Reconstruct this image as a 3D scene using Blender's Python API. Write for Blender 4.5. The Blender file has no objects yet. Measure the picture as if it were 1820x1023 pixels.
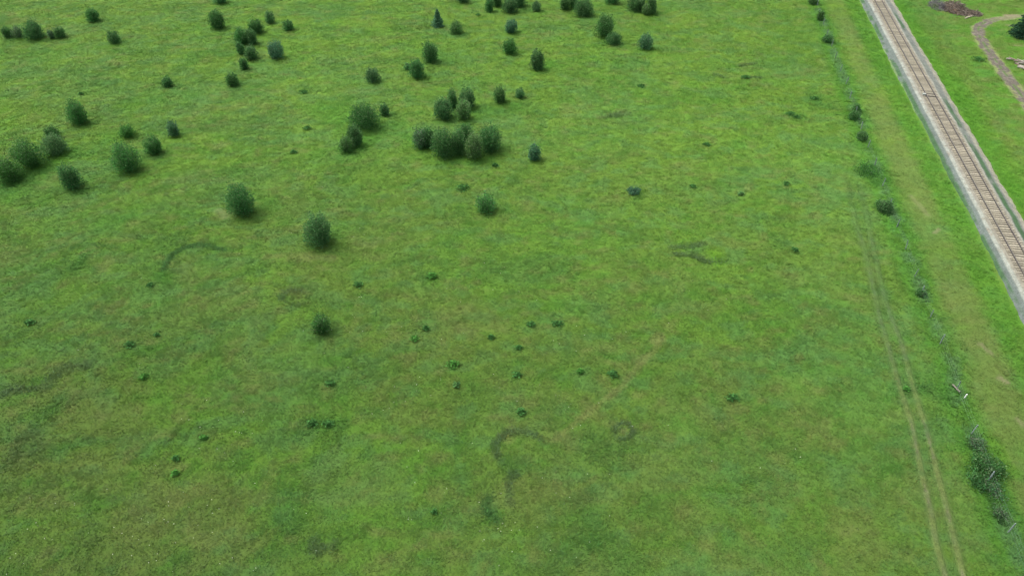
import bpy, math
import numpy as np

# ------------------------------------------------------------------ camera, sky, sun, exposure
SC = bpy.context.scene
COL = SC.collection
CAM_H = 58.5
cam_data = bpy.data.cameras.new('camera')
cam_data.sensor_width = 36.0
cam_data.lens = 1300.0 / 1820.0 * 36.0
cam_data.clip_start = 0.5
cam_data.clip_end = 20000.0
cam = bpy.data.objects.new('camera', cam_data)
cam.location = (0.0, 0.0, CAM_H)
cam.rotation_euler = (math.radians(90.0 - 40.8), 0.0, 0.0)
COL.objects.link(cam)
SC.camera = cam

SUN_ELEV, SUN_AZ = 58.0, 300.0            # degrees; azimuth clockwise from +Y (light comes from the left, a little behind)
world = bpy.data.worlds.new('World')
SC.world = world
world.use_nodes = True
wn, wl = world.node_tree.nodes, world.node_tree.links
wn.clear()
w_out = wn.new('ShaderNodeOutputWorld')
w_bg = wn.new('ShaderNodeBackground')
w_sky = wn.new('ShaderNodeTexSky')
w_sky.sky_type = 'NISHITA'
w_sky.sun_disc = False
w_sky.sun_elevation = math.radians(SUN_ELEV)
w_sky.sun_rotation = math.radians(SUN_AZ)
w_sky.air_density = 1.0
w_sky.dust_density = 6.0
w_sky.ozone_density = 1.0
w_bg.inputs['Strength'].default_value = 0.15
w_hsv = wn.new('ShaderNodeHueSaturation')            # cloud cover: the sky's blue is mostly washed out
w_hsv.inputs['Saturation'].default_value = 0.45
wl.new(w_sky.outputs[0], w_hsv.inputs['Color'])
wl.new(w_hsv.outputs['Color'], w_bg.inputs['Color'])
wl.new(w_bg.outputs[0], w_out.inputs['Surface'])

sun_data = bpy.data.lights.new('sun', 'SUN')
sun_data.energy = 0.6
sun_data.angle = math.radians(45.0)
sun_data.color = (1.0, 0.95, 0.86)
sun = bpy.data.objects.new('sun', sun_data)
sun.rotation_euler = (math.radians(90.0 - SUN_ELEV), 0.0, math.radians(180.0 - SUN_AZ))
COL.objects.link(sun)

SC.view_settings.view_transform = 'Standard'
SC.view_settings.look = 'None'
SC.view_settings.gamma = 1.0
SC.view_settings.exposure = 0.90

# ------------------------------------------------------------------ measured layout (metres; camera stands over the origin, +Y is away)
SHRUBS = [  # x, y, width, height, look, label
    (-101.85, 145.5, 1.82, 2.31, 'd', 1.82, 'small dark shrub at the left end of the far left row'),
    (-99.91, 145.28, 2.27, 2.37, 'p', 2.27, 'pale sparse shrub second from the left end of the far left row'),
    (-95.99, 144.61, 3.72, 3.48, 'd', 3.72, 'largest dark round shrub of the far left row'),
    (-92.65, 144.57, 1.24, 2.13, 'p', 1.24, 'faint thin shrub just left of the last shrub in the far left row'),
    (-91.16, 145.24, 2.04, 2.4, 'm', 2.04, 'medium shrub at the right end of the far left row'),
    (-88.42, 153.72, 2.6, 2.79, 'd', 2.6, 'lone dark shrub behind the right end of the far left row'),
    (-79.15, 142.73, 2.35, 2.57, 'm', 2.35, 'lone small shrub right of the far left row in open grass'),
    (-61.94, 123.27, 1.81, 1.85, 'd', 1.81, 'small lone dark shrub in open grass midway along the far left meadow'),
    (-71.71, 109.39, 2.95, 4.16, 'd', 2.95, 'tall dark egg shaped shrub standing alone behind the left cluster'),
    (-61.11, 150.65, 3.02, 3.79, 'd', 3.02, 'lone tall dark shrub just left of the stacked far clump'),
    (-65.22, 165.33, 2.63, 2.42, 'd', 2.63, 'dark shrub cut by the top edge above the lone tall shrub'),
    (-52.54, 147.98, 2.87, 2.93, 'd', 2.87, 'dark shrub at the upper right of the stacked far clump'),
    (-53.78, 142.47, 2.68, 3.12, 'd', 2.68, 'broad dark shrub at the middle left of the stacked far clump'),
    (-51.75, 142.4, 2.23, 3.17, 'd', 2.23, 'dark shrub at the middle right of the stacked far clump'),
    (-52.55, 137.43, 1.52, 2.5, 'd', 1.52, 'narrow dark shrub low on the left of the stacked far clump'),
    (-50.14, 135.44, 2.37, 2.71, 'm', 2.37, 'greyer shrub at the lower right of the stacked far clump'),
    (-50.05, 130.76, 1.47, 2.43, 'd', 1.47, 'small narrow dark shrub just below the stacked far clump'),
    (-45.56, 135.75, 2.9, 3.45, 'b', 2.9, 'hazy bluish pointed shrub right of the stacked far clump'),
    (-51.06, 153.33, 2.01, 2.49, 'm', 2.01, 'small shrub behind and right of the stacked far clump'),
    (-46.12, 149.39, 2.09, 2.07, 'd', 2.09, 'small compact dark shrub farthest right beside the stacked far clump'),
    (-50.03, 123.73, 2.12, 2.71, 'd', 2.12, 'lone dark shrub with pale flecks in front of the stacked far clump'),
    (-25.23, 125.4, 2.44, 2.68, 'm', 2.44, 'lone round grey green shrub left of the leaning pair'),
    (-17.44, 127.07, 2.87, 3.31, 'd', 2.87, 'front left dark shrub of a pair leaning up to the right'),
    (-19.57, 130.27, 1.15, 1.33, 'm', 1.15, 'tiny shrub touching the left side of the front shrub of the pair'),
    (-15.51, 133.65, 2.76, 3.89, 'd', 2.76, 'rear right dark shrub of a pair with shaded grass on its right'),
    (-11.57, 147.36, 2.52, 2.48, 'm', 2.52, 'round olive shrub just right of the small blue spruce'),
    (-23.9, 107.89, 4.74, 4.0, 'd', 4.74, 'largest round dark shrub left of the central clumps'),
    (-21.42, 112.14, 1.41, 2.25, 'm', 1.41, 'small thin shrub beside the largest round dark shrub'),
    (-24.77, 102.18, 2.38, 3.61, 'd', 2.38, 'dark upright shrub below the largest round dark shrub'),
    (-25.89, 100.32, 2.27, 2.55, 'm', 2.27, 'lower left shrub of three stepping down from the largest round shrub'),
    (-11.42, 111.19, 3.08, 3.53, 'd', 3.08, 'dark round shrub at the front left of the upper central clump'),
    (-10.09, 115.18, 1.63, 3.31, 'd', 1.63, 'narrow dark shrub at the rear left of the upper central clump'),
    (-7.74, 115.13, 2.68, 3.47, 'd', 2.68, 'dark shrub at the rear right of the upper central clump'),
    (-7.97, 111.08, 2.52, 3.64, 'y', 2.52, 'yellowish pale shrub at the front right of the upper central clump'),
    (-1.99, 117.34, 2.04, 2.86, 'd', 2.04, 'dark shrub standing just right of the upper central clump'),
    (1.33, 119.0, 1.47, 1.87, 'm', 1.47, 'small faint shrub farthest right of the upper central clump'),
    (-14.37, 101.24, 2.01, 4.06, 'p', 2.01, 'pale grey topped shrub at the left end of the big central clump'),
    (-12.98, 101.73, 1.75, 3.81, 'd', 1.75, 'very dark narrow shrub second from left in the big central clump'),
    (-10.43, 99.18, 3.0, 5.2, 'd', 3.0, 'broad tall shrub left of the middle of the big central clump'),
    (-8.33, 99.74, 2.33, 4.48, 'd', 2.33, 'shrub filling the middle of the big central clump'),
    (-7.42, 103.54, 2.04, 3.39, 'd', 2.04, 'darker shrub at the back of the big central clump'),
    (-5.92, 98.9, 2.4, 4.94, 'y', 2.4, 'pale flecked shrub at the front right of the big central clump'),
    (-3.82, 100.87, 3.13, 4.96, 'd', 3.13, 'largest dark shrub at the right end of the big central clump'),
    (3.35, 98.17, 1.72, 3.06, 'b', 1.72, 'lone narrow greyish shrub right of the big central clump'),
    (-3.54, 84.31, 2.26, 2.89, 'm', 2.26, 'lone low olive shrub below the big central clump'),
    (-11.16, 166.03, 2.76, 2.67, 'd', 2.76, 'dark shrub tip cut by the top edge above the blue spruce'),
    (-4.94, 160.07, 1.83, 2.94, 'd', 1.83, 'left shrub of the top edge clump right of the blue spruce'),
    (-3.34, 163.18, 2.47, 3.42, 'd', 2.47, 'rear shrub of the top edge clump right of the blue spruce'),
    (-0.61, 159.57, 3.16, 3.3, 'd', 3.16, 'front shrub of the top edge clump right of the blue spruce'),
    (1.73, 162.89, 2.96, 3.74, 'd', 2.96, 'right shrub of the top edge clump right of the blue spruce'),
    (5.26, 160.46, 1.96, 2.07, 'm', 1.96, 'small soft shrub alone between the two top edge clumps'),
    (11.45, 161.11, 2.08, 2.94, 'd', 2.08, 'left shrub of the second top edge clump'),
    (13.34, 162.11, 2.09, 3.56, 'd', 2.09, 'rear shrub of the second top edge clump'),
    (15.62, 157.37, 3.84, 3.68, 'd', 3.84, 'large round front shrub of the second top edge clump'),
    (22.28, 164.64, 2.99, 3.14, 'd', 2.99, 'dark shrub tip cut by the top edge behind the tall broad shrub'),
    (27.21, 160.67, 3.9, 3.73, 'd', 3.9, 'broad left shrub of the three at the top edge farthest right'),
    (30.11, 158.8, 2.42, 3.73, 'd', 2.42, 'rear right shrub of the three at the top edge farthest right'),
    (28.95, 157.79, 1.93, 2.54, 'y', 1.93, 'small paler front shrub of the three at the top edge farthest right'),
    (-0.35, 148.23, 2.53, 2.73, 'b', 2.53, 'lone bluish upright shrub below the top edge clump'),
    (-0.27, 137.85, 2.72, 3.04, 'g', 2.72, 'bright green leafy shrub below the lone bluish shrub'),
    (4.75, 130.38, 2.61, 3.97, 'd', 2.61, 'tall dark shrub with bright green grass at its right foot'),
    (18.61, 146.26, 3.63, 4.48, 'd', 3.63, 'tall broad dark shrub right of centre near the top edge'),
    (19.94, 142.29, 2.79, 2.24, 'd', 2.79, 'low rounded shrub at the foot of the tall broad dark shrub'),
    (26.1, 139.47, 2.75, 2.94, 'b', 2.75, 'lone bluish shrub farthest right in the open meadow'),
    (-73.57, 104.57, 2.16, 1.86, 'd', 2.16, 'small shrub peeking out behind the left edge cluster'),
    (-70.71, 100.04, 3.47, 3.16, 'm', 3.47, 'wide grey green shrub at the right of the left edge cluster'),
    (-73.06, 96.7, 4.48, 4.38, 'd', 4.48, 'largest broad dark shrub of the left edge cluster'),
    (-74.06, 92.41, 3.29, 3.67, 'd', 3.29, 'dark shrub cut by the left edge of the picture'),
    (-61.99, 105.36, 2.53, 2.1, 'g', 2.53, 'low soft green shrub behind the broad lopsided shrub'),
    (-54.37, 105.35, 1.89, 2.61, 'b', 1.89, 'small thin grey shrub farthest right of the left hand shrubs'),
    (-55.7, 99.81, 2.43, 3.03, 'd', 2.43, 'compact dark shrub at the upper right of the broad lopsided shrub'),
    (-57.74, 95.25, 3.85, 4.74, 'd', 3.85, 'broad lopsided dark shrub right of the left edge cluster'),
    (-63.8, 90.28, 2.59, 4.03, 'd', 2.59, 'pointed dark shrub standing alone below the left edge cluster'),
    (-37.4, 83.67, 3.54, 4.67, 'd', 3.54, 'lone slanting dark shrub with a bare patch at its left foot'),
    (-25.37, 76.65, 3.35, 4.51, 'd', 3.35, 'lone round dark shrub nearest the middle of the meadow'),
    (-21.87, 60.05, 2.04, 2.39, 'd', 2.04, 'lowest lone shrub in the near meadow below the round one'),
    (17.5, 89.04, 1.94, 0.86, 'b', 1.94, 'low grey green shrub alone in the right half of the meadow'),
    (66.84, 164.25, 2.12, 1.82, 'd', 2.12, 'dark shrub on the fence line at the top edge'),
    (65.38, 154.53, 1.43, 2.07, 'd', 1.43, 'narrow dark shrub on the far fence line below the top edge shrub'),
    (63.1, 143.33, 2.02, 1.52, 'd', 2.02, 'low dark shrub on the fence line beside a pale post'),
    (58.45, 113.58, 1.33, 1.4, 'd', 1.33, 'upper shrub of the small pair on the fence line'),
    (57.09, 111.12, 1.87, 1.45, 'd', 1.87, 'lower dark shrub of the small pair on the fence line'),
    (55.86, 103.97, 1.7, 1.42, 'm', 1.7, 'small leafy shrub on the fence line below the pair'),
    (53.39, 93.93, 3.77, 0.84, 'l', 4.4, 'wide loose low shrub spreading left of the fence'),
    (51.88, 84.46, 2.58, 1.56, 'd', 2.58, 'dark low shrub wrapped round a fence post'),
    (49.3, 66.39, 1.09, 0.96, 'd', 1.09, 'tiny dark shrub at the foot of a near fence post'),
    (45.29, 44.14, 1.87, 0.84, 't', 2.48, 'grey twiggy shrub at the top of the near fence thicket'),
    (45.16, 41.65, 3.1, 1.1, 'd', 3.29, 'largest dark leafy shrub in the near fence thicket'),
    (43.37, 40.14, 1.79, 0.84, 'l', 2.78, 'bright low leafy shrub at the left of the near fence thicket'),
    (44.46, 38.92, 2.33, 0.84, 't', 3.2, 'dark twiggy shrub at the bottom of the near fence thicket'),
    (43.92, 36.71, 1.37, 0.84, 't', 2.05, 'small grey shrub just above the lowest fence post'),
]
WEEDS = [  # x, y, width, look, label
    (2.21, 61.23, 1.04, 'd', 'dark weed clump left of two side by side below the meadow centre'),
    (5.27, 61.32, 1.44, 'd', 'dark weed clump right of two side by side below the meadow centre'),
    (-2.36, 59.02, 0.89, 'd', 'small weed clump at the upper left of the central scatter of weeds'),
    (0.69, 57.5, 1.01, 'd', 'dark weed clump just below the side by side pair'),
    (-6.37, 54.84, 1.6, 'g', 'bright green broad weed patch left of the central scatter'),
    (0.54, 53.36, 1.09, 'd', 'dark weed clump in line below the pair, above the ring'),
    (7.39, 53.77, 0.85, 'g', 'faint green weed clump left of the large dark one'),
    (10.88, 53.44, 1.46, 'd', 'large dark weed clump at the right of the central scatter'),
    (-5.83, 51.84, 0.96, 'm', 'faint weed clump under the bright green weed patch'),
    (0.92, 48.18, 1.15, 'd', 'round dark weed clump directly above the near grass ring'),
    (22.89, 50.21, 1.53, 'd', 'wide dark weed clump alone in the right meadow'),
    (41.57, 51.37, 0.71, 'g', 'small green weed clump between the wheel ruts'),
    (-10.99, 58.74, 1.15, 'g', 'green weed clump at the left of a pair by a yellow patch'),
    (-9.87, 60.48, 0.91, 'd', 'small dark weed clump at the right of a pair by a yellow patch'),
    (-20.05, 46.67, 1.36, 'd', 'dark weed clump forming the left half of a long streak'),
    (-18.47, 46.67, 1.25, 'd', 'dark weed clump forming the right half of a long streak'),
    (-39.42, 53.03, 1.09, 'g', 'green weed clump alone in the left near meadow'),
    (-42.74, 57.76, 1.26, 'd', 'flat dark weed clump above the lone green one at the left'),
    (-55.92, 61.61, 1.31, 'd', 'dark weed clump near the left edge below the middle'),
    (-30.49, 45.06, 0.78, 'g', 'upper right weed clump of three in the lower left meadow'),
    (-32.35, 42.58, 0.87, 'd', 'middle dark weed clump of three in the lower left meadow'),
    (-31.85, 40.98, 0.85, 'g', 'lowest bright weed clump of three in the lower left meadow'),
    (-40.31, 59.38, 0.71, 'd', 'tiny dark weed clump under the left arc of grass'),
    (-44.35, 68.12, 0.9, 'd', 'small dark weed clump just below the left arc of grass'),
    (-9.93, 69.73, 1.54, 'g', 'wide green weed patch right of the lone round shrub'),
    (-18.85, 68.23, 1.39, 'd', 'dark weed patch below right of the lone round shrub'),
    (-19.24, 51.99, 1.2, 'd', 'dark weed clump below the lowest lone shrub'),
    (-6.99, 36.71, 0.66, 'd', 'small weed clump left of the near dark arc'),
    (-7.1, 89.84, 2.62, 'd', 'low dark weed clump up and left of the low olive shrub'),
    (-2.56, 96.2, 1.2, 'd', 'small weed clump under the right end of the big central clump'),
    (26.28, 90.28, 1.07, 'd', 'small dark weed clump right of the low grey green shrub'),
    (30.71, 102.11, 1.34, 'd', 'lone dark weed clump in the right far meadow'),
    (32.83, 88.22, 1.13, 'm', 'faint bluish weed clump in the right middle meadow'),
    (39.96, 90.58, 1.07, 'd', 'small weed clump toward the fence in the right middle meadow'),
    (36.7, 74.97, 1.17, 'd', 'small dark weed clump right of the broken grass ring'),
    (42.69, 126.35, 1.65, 'd', 'dark weed clump in the far right meadow before the fence'),
    (46.91, 112.43, 1.52, 'd', 'left weed clump of several near the far fence'),
    (47.66, 111.44, 1.32, 'd', 'right weed clump of several near the far fence'),
    (52.74, 118.02, 1.57, 'd', 'tall dark weed clump nearest the far fence'),
    (-36.83, 120.64, 2.2, 'd', 'flat dark weed patch in the far meadow below the stacked clump'),
    (-33.3, 107.2, 1.29, 'd', 'small dark weed patch left of the largest round shrub'),
    (-7.26, 157.43, 1.09, 'd', 'tiny dark weed clump between blue spruce and top edge clump'),
    (23.2, 122.87, 1.62, 'd', 'flat weed clump below the rightmost lone bluish shrub'),
    (-33.89, 99.69, 1.23, 'd', 'small dark weed clump left of the three stepping shrubs'),
    (-76.06, 119.98, 0.9, 'd', 'tiny dark weed clump behind the tall egg shaped shrub'),
    (89.11, 134.49, 2.59, 'd', 'dark weed clump on the grass right of the railway'),
]
PATCHES = [  # polyline on the ground, half width, plant cover, strength
    ([(2.9, 44.7), (2.0, 45.6), (0.4, 46.0), (-0.8, 45.5), (-1.7, 44.3), (-1.5, 43.1), (-0.9, 42.1)], 0.5, 'k', 0.8),
    ([(-0.3, 41.9), (0.4, 41.5), (1.3, 41.9)], 1.2, 'l', 0.8),
    ([(0.3, 41.1), (-0.3, 39.9), (-0.2, 37.6)], 0.42, 'k', 0.8),
    ([(-2.2, 38.2), (-2.5, 37.4), (-2.1, 36.5), (-1.3, 35.9)], 0.5, 'r', 1.0),
    ([(10.2, 45.9), (10.6, 46.7), (11.2, 47.0), (11.8, 46.7), (12.1, 45.9), (11.6, 45.1), (11.0, 44.9), (10.4, 45.1), (10.2, 45.9)], 0.2, 'k', 1.2),
    ([(11.1, 45.9), (11.2, 45.9)], 0.5, 'd', 0.9),
    ([(-43.7, 69.9), (-44.0, 72.3), (-43.9, 74.0), (-43.0, 75.7), (-41.3, 76.5), (-39.4, 76.1), (-37.5, 75.2)], 0.52, 'r', 0.9),
    ([(-43.6, 70.3), (-42.7, 69.6)], 1.2, 'g', 0.8),
    ([(-41.8, 72.3), (-41.1, 71.2)], 2.0, 'd', 0.6),
    ([(-56.5, 72.3), (-57.7, 74.0), (-57.4, 75.8), (-55.9, 76.5), (-53.8, 76.2), (-51.5, 75.8)], 0.55, 'r', 0.4),
    ([(-55.6, 71.6), (-55.1, 74.0)], 0.9, 'l', 0.6),
    ([(-53.5, 50.4), (-53.1, 51.4), (-50.7, 51.4)], 0.8, 'k', 0.6),
    ([(-49.7, 51.7), (-48.8, 54.4), (-46.4, 54.9)], 0.9, 'k', 0.6),
    ([(-47.8, 47.8), (-46.6, 49.6)], 1.3, 'l', 0.7),
    ([(-48.0, 44.3), (-47.2, 44.9)], 1.6, 'k', 0.5),
    ([(-47.8, 42.3), (-46.2, 42.9)], 1.5, 'k', 0.4),
    ([(-27.7, 65.7), (-27.7, 66.9), (-26.4, 67.3), (-25.0, 67.0)], 0.5, 'k', 0.5),
    ([(-27.7, 65.7), (-26.1, 64.5), (-24.5, 64.8)], 0.4, 'k', 0.4),
    ([(21.0, 76.2), (23.3, 76.3), (25.2, 76.8)], 0.6, 'k', 0.6),
    ([(21.0, 74.6), (23.6, 74.4), (24.8, 73.0), (27.0, 73.2)], 0.6, 'k', 0.7),
    ([(26.4, 74.6), (26.4, 73.2)], 1.1, 'b', 0.9),
    ([(15.6, 111.8), (19.5, 113.0)], 1.0, 'k', 0.6),
    ([(42.3, 126.5), (45.4, 126.5)], 0.6, 'k', 0.7),
    ([(42.6, 131.6), (46.5, 132.9)], 0.5, 'k', 0.5),
    ([(37.5, 128.2), (38.7, 126.8)], 0.8, 'k', 0.5),
    ([(53.8, 121.3), (52.5, 117.4)], 1.6, 'l', 0.7),
    ([(47.0, 112.6), (48.1, 111.6)], 1.5, 'l', 0.6),
    ([(52.8, 115.9), (54.1, 115.3)], 1.2, 'l', 0.6),
    ([(-21.2, 46.6), (-17.6, 46.8)], 1.0, 'l', 0.7),
    ([(-20.1, 37.9), (-19.9, 36.2)], 2.2, 'l', 0.7),
    ([(6.1, 37.1), (6.2, 35.1), (4.8, 32.7), (3.8, 31.4)], 2.4, 'l', 0.55),
    ([(8.2, 32.7), (9.6, 31.9)], 2.2, 'l', 0.5),
    ([(8.2, 43.6), (10.2, 43.9)], 2.6, 'l', 0.45),
    ([(21.6, 52.3), (22.6, 51.5)], 1.8, 'o', 0.7),
    ([(16.3, 35.6), (16.6, 34.5)], 1.9, 'd', 0.55),
    ([(-17.4, 33.9), (-16.9, 33.0), (-15.6, 33.4)], 0.6, 'k', 0.7),
    ([(-5.9, 62.9), (-3.3, 61.9)], 3.2, 'd', 0.5),
    ([(17.2, 59.1), (11.3, 51.5), (4.2, 44.8)], 0.5, 'd', 0.7),
    ([(3.6, 44.9), (4.5, 45.1)], 1.1, 'd', 0.7),
    ([(16.2, 58.7), (16.7, 59.6)], 0.7, 'd', 0.8),
    ([(-32.4, 37.9), (-26.6, 37.4)], 3.5, 'd', 0.55),
    ([(-44.1, 49.2), (-38.9, 47.8)], 3.0, 'd', 0.4),
    ([(-17.3, 39.7), (-12.2, 40.4)], 3, 'd', 0.4),
    ([(-45.6, 38.5), (-42.7, 37.9)], 2.5, 'd', 0.4),
    ([(-41.0, 41.0), (-38.1, 40.4)], 2.5, 'd', 0.45),
    ([(-33.5, 66.9), (-29.0, 62.9)], 2.5, 'd', 0.35),
    ([(12.3, 45.6), (15.3, 40.4)], 3.0, 'd', 0.3),
    ([(3.7, 40.4), (5.2, 38.5)], 2.0, 'd', 0.45),
    ([(-40.8, 84.2), (-39.7, 82.8)], 0.8, 'e', 0.35),
    ([(-28.3, 74.0), (-23.1, 73.5)], 0.9, 'd', 0.6),
    ([(-31.5, 74.0), (-29.7, 74.0)], 0.6, 'd', 0.6),
    ([(-73.7, 138.4), (-67.8, 137.3)], 1.8, 'l', 0.55),
    ([(-76.7, 124.0), (-73.3, 124.4)], 1.9, 'l', 0.6),
    ([(-33.6, 114.2), (-29.4, 112.2)], 4.0, 'g', 0.5),
    ([(-55.3, 81.3), (-52.4, 83.7)], 1.8, 'g', 0.7),
    ([(-73.6, 88.4), (-71.4, 93.7), (-69.4, 98.5), (-63.8, 103.7)], 3.2, 'g', 0.7),
    ([(-74.4, 89.8), (-72.9, 91.8)], 2.5, 'l', 0.6),
    ([(-29.9, 115.3), (-23.6, 105.5), (-20.3, 108.3)], 4.5, 'g', 0.5),
    ([(-25.4, 100.2), (-22.4, 103.7)], 2.0, 'g', 0.5),
    ([(-16.2, 103.7), (-14.9, 101.6)], 2.0, 'g', 0.8),
    ([(-5.7, 113.2), (-1.0, 114.9)], 3.0, 'g', 0.45),
    ([(-12.9, 97.7), (-3.5, 97.7)], 2.0, 'g', 0.35),
    ([(-8.9, 77.0), (-6.1, 80.2)], 2.2, 'g', 0.55),
    ([(-10.9, 70.1), (-9.1, 69.9)], 1.2, 'l', 0.4),
    ([(-36.8, 88.4), (-33.9, 84.8)], 2.2, 'g', 0.5),
    ([(-24.0, 78.3), (-22.9, 80.8)], 1.5, 'g', 0.5),
    ([(-2.4, 86.2), (-0.8, 84.8)], 1.5, 'g', 0.4),
    ([(7.5, 133.2), (6.1, 130.7)], 1.6, 'g', 0.9),
    ([(-14.7, 136.3), (-11.8, 134.2)], 2.0, 'g', 0.4),
    ([(-35.8, 125.1), (-29.5, 124.0)], 3.0, 'b', 0.3),
    ([(-66.6, 115.3), (-63.9, 118.4), (-57.4, 119.5)], 2.5, 'g', 0.5),
    ([(-99.7, 137.6), (-92.4, 136.3), (-87.8, 140.3)], 3.5, 'g', 0.4),
    ([(-83.7, 107.4), (-83.9, 113.2), (-85.9, 115.3)], 3.0, 'b', 0.6),
    ([(-62.6, 135.0), (-56.9, 137.6)], 3, 'g', 0.3),
    ([(-36.8, 153.5), (-31.9, 152.2)], 2.6, 'b', 0.6),
    ([(-22.2, 150.4), (-17.7, 151.6)], 3, 'l', 0.2),
    ([(-22.2, 90.6), (-18.0, 96.9)], 3, 'g', 0.3),
    ([(35.2, 78.3), (36.0, 75.8)], 1.5, 'l', 0.3),
    ([(19.1, 66.9), (22.3, 69.0)], 3.0, 'g', 0.35),
    ([(13.7, 73.5), (16.0, 69.0)], 3.0, 'o', 0.3),
    ([(25.5, 95.2), (29.4, 93.7)], 2.0, 'd', 0.3),
    ([(24.6, 95.2), (27.5, 96.9)], 1.5, 'd', 0.35),
    ([(-9.5, 58.2), (-7.3, 62.9)], 3.0, 'd', 0.35),
    ([(-27.5, 38.5), (-25.1, 37.4)], 2, 'o', 0.5),
    ([(-32.1, 32.9), (-35.9, 34.0)], 2.5, 'o', 0.6),
    ([(-37.4, 34.0), (-37.1, 35.1)], 1.6, 'l', 0.4),
    ([(-45.6, 41.6), (-46.6, 40.4)], 2, 'o', 0.5),
    ([(1.5, 36.2), (2.6, 38.5)], 2.0, 'o', 0.4),
    ([(44.0, 51.5), (46.0, 50.8)], 1.7, 'l', 0.7),
    ([(43.4, 51.5), (41.7, 51.6)], 0.7, 'l', 0.4),
    ([(53.5, 95.2), (53.6, 92.1)], 2.0, 'l', 0.7),
    ([(52.0, 80.8), (53.4, 77.7)], 1.4, 'g', 0.6),
    ([(70.6, 155.1), (64.9, 126.3)], 1.8, 'd', 0.5),
    ([(63.5, 117.4), (60.4, 101.9), (58.7, 90.6), (57.7, 83.5)], 2.2, 'd', 0.55),
    ([(57.1, 87.7), (57.5, 83.2)], 0.5, 'e', 0.35),
    ([(56.5, 78.9), (57.5, 79.8)], 0.3, 'e', 0.6),
    ([(57.7, 95.2), (57.5, 90.6)], 1.5, 'o', 0.4),
    ([(54.0, 66.9), (52.1, 54.8), (50.2, 46.3)], 2.4, 'd', 0.6),
    ([(52.6, 58.1), (53.1, 56.5)], 0.35, 'e', 0.7),
    ([(52.3, 53.0), (52.7, 52.3)], 0.4, 'e', 0.8),
    ([(51.3, 47.4), (51.5, 46.7)], 0.4, 'e', 0.6),
    ([(53.6, 72.3), (49.8, 59.1), (48.9, 50.8)], 1.5, 'd', 0.3),
    ([(47.1, 43.6), (47.2, 38.5)], 2.0, 'd', 0.5),
    ([(45.1, 42.3), (44.9, 39.1)], 2.2, 'b', 0.35),
    ([(47.2, 44.3), (47.2, 41.6)], 1.2, 'b', 0.9),
    ([(83.4, 127.5), (81.0, 113.2), (78.1, 96.9)], 1.0, 'd', 0.5),
    ([(85.9, 136.3), (83.2, 121.7)], 1.6, 'o', 0.4),
    ([(88.1, 156.7), (84.9, 138.9), (82.4, 128.7)], 2.0, 'o', 0.4),
    ([(106.5, 157.3), (108.2, 157.3)], 1.1, 'e', 1.0),
    ([(101.0, 154.7), (106.4, 156.0)], 1.2, 'e', 0.55),
    ([(103.7, 151.9), (104.6, 151.3)], 0.5, 'e', 0.7),
    ([(99.8, 141.4), (101.1, 141.1)], 0.35, 'e', 0.7),
    ([(104.0, 163.3), (107.8, 159.9)], 2.0, 'o', 0.4),
]
ROAD = [(111.5, 157.64), (107.19, 156.34), (102.94, 155.06), (99.77, 153.48), (96.86, 150.39), (95.08, 146.22), (93.83, 141.11), (92.83, 135.73), (91.46, 129.42), (90.37, 123.3), (89.14, 115.89), (85.9, 98.51)]
RUTS = [[(57.65, 126.31), (51.93, 101.94), (47.6, 84.84), (46.8, 80.82), (45.97, 75.82), (44.53, 69.0), (42.87, 61.91), (42.07, 57.35), (41.0, 51.54), (40.33, 47.04), (39.0, 41.63), (37.86, 36.78), (36.91, 33.47), (36.43, 30.74), (35.76, 28.24)],
        [(57.66, 121.72), (53.43, 101.94), (49.41, 84.84), (48.08, 79.53), (46.34, 72.31), (44.66, 64.84), (43.81, 58.23), (42.42, 51.54), (41.5, 46.33), (40.62, 42.27), (39.82, 38.54), (38.72, 34.0), (37.94, 30.74), (37.23, 28.24)]]
ARE = np.array
RNG = np.random.default_rng(20240611)
TRACK_AZ = math.radians(10.31)
T_DIR = ARE([math.sin(TRACK_AZ), math.cos(TRACK_AZ)])
T_NRM = ARE([math.cos(TRACK_AZ), -math.sin(TRACK_AZ)])
T_ORG = ARE([51.22, 0.0])
F_ORG = ARE([37.42, 0.0])
F_AZ = math.atan(0.183)
F_DIR = ARE([math.sin(F_AZ), math.cos(F_AZ)])
F_NRM = ARE([math.cos(F_AZ), -math.sin(F_AZ)])

# ------------------------------------------------------------------ noise and small helpers
_TAB = {}
def vnoise(x, y, seed=0):
    if seed not in _TAB:
        _TAB[seed] = np.random.default_rng(seed + 77).random((256, 256)).astype(np.float32)
    t = _TAB[seed]
    xi = np.floor(x).astype(np.int64); yi = np.floor(y).astype(np.int64)
    fx = (x - xi).astype(np.float32); fy = (y - yi).astype(np.float32)
    fx = fx * fx * (3 - 2 * fx); fy = fy * fy * (3 - 2 * fy)
    x0 = xi & 255; x1 = (xi + 1) & 255; y0 = yi & 255; y1 = (yi + 1) & 255
    a = t[y0, x0] * (1 - fx) + t[y0, x1] * fx
    b = t[y1, x0] * (1 - fx) + t[y1, x1] * fx
    return a * (1 - fy) + b * fy

def fbm(x, y, seed=0, octaves=4, gain=0.55):
    x = np.asarray(x, dtype=np.float64); y = np.asarray(y, dtype=np.float64)
    tot = 0.0; amp = 1.0; norm = 0.0
    for o in range(octaves):
        tot = tot + amp * vnoise(x, y, seed * 13 + o)
        norm += amp
        amp *= gain
        x, y = (x * 1.64 - y * 1.15) + 17.3, (x * 1.15 + y * 1.64) - 9.1
    return tot / norm

def sstep(a, b, v):
    t = np.clip((v - a) / (b - a), 0.0, 1.0)
    return t * t * (3 - 2 * t)

def mix(c, d, f):
    return c + (np.asarray(d, dtype=np.float32) - c) * np.asarray(f, dtype=np.float32)[..., None]

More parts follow.
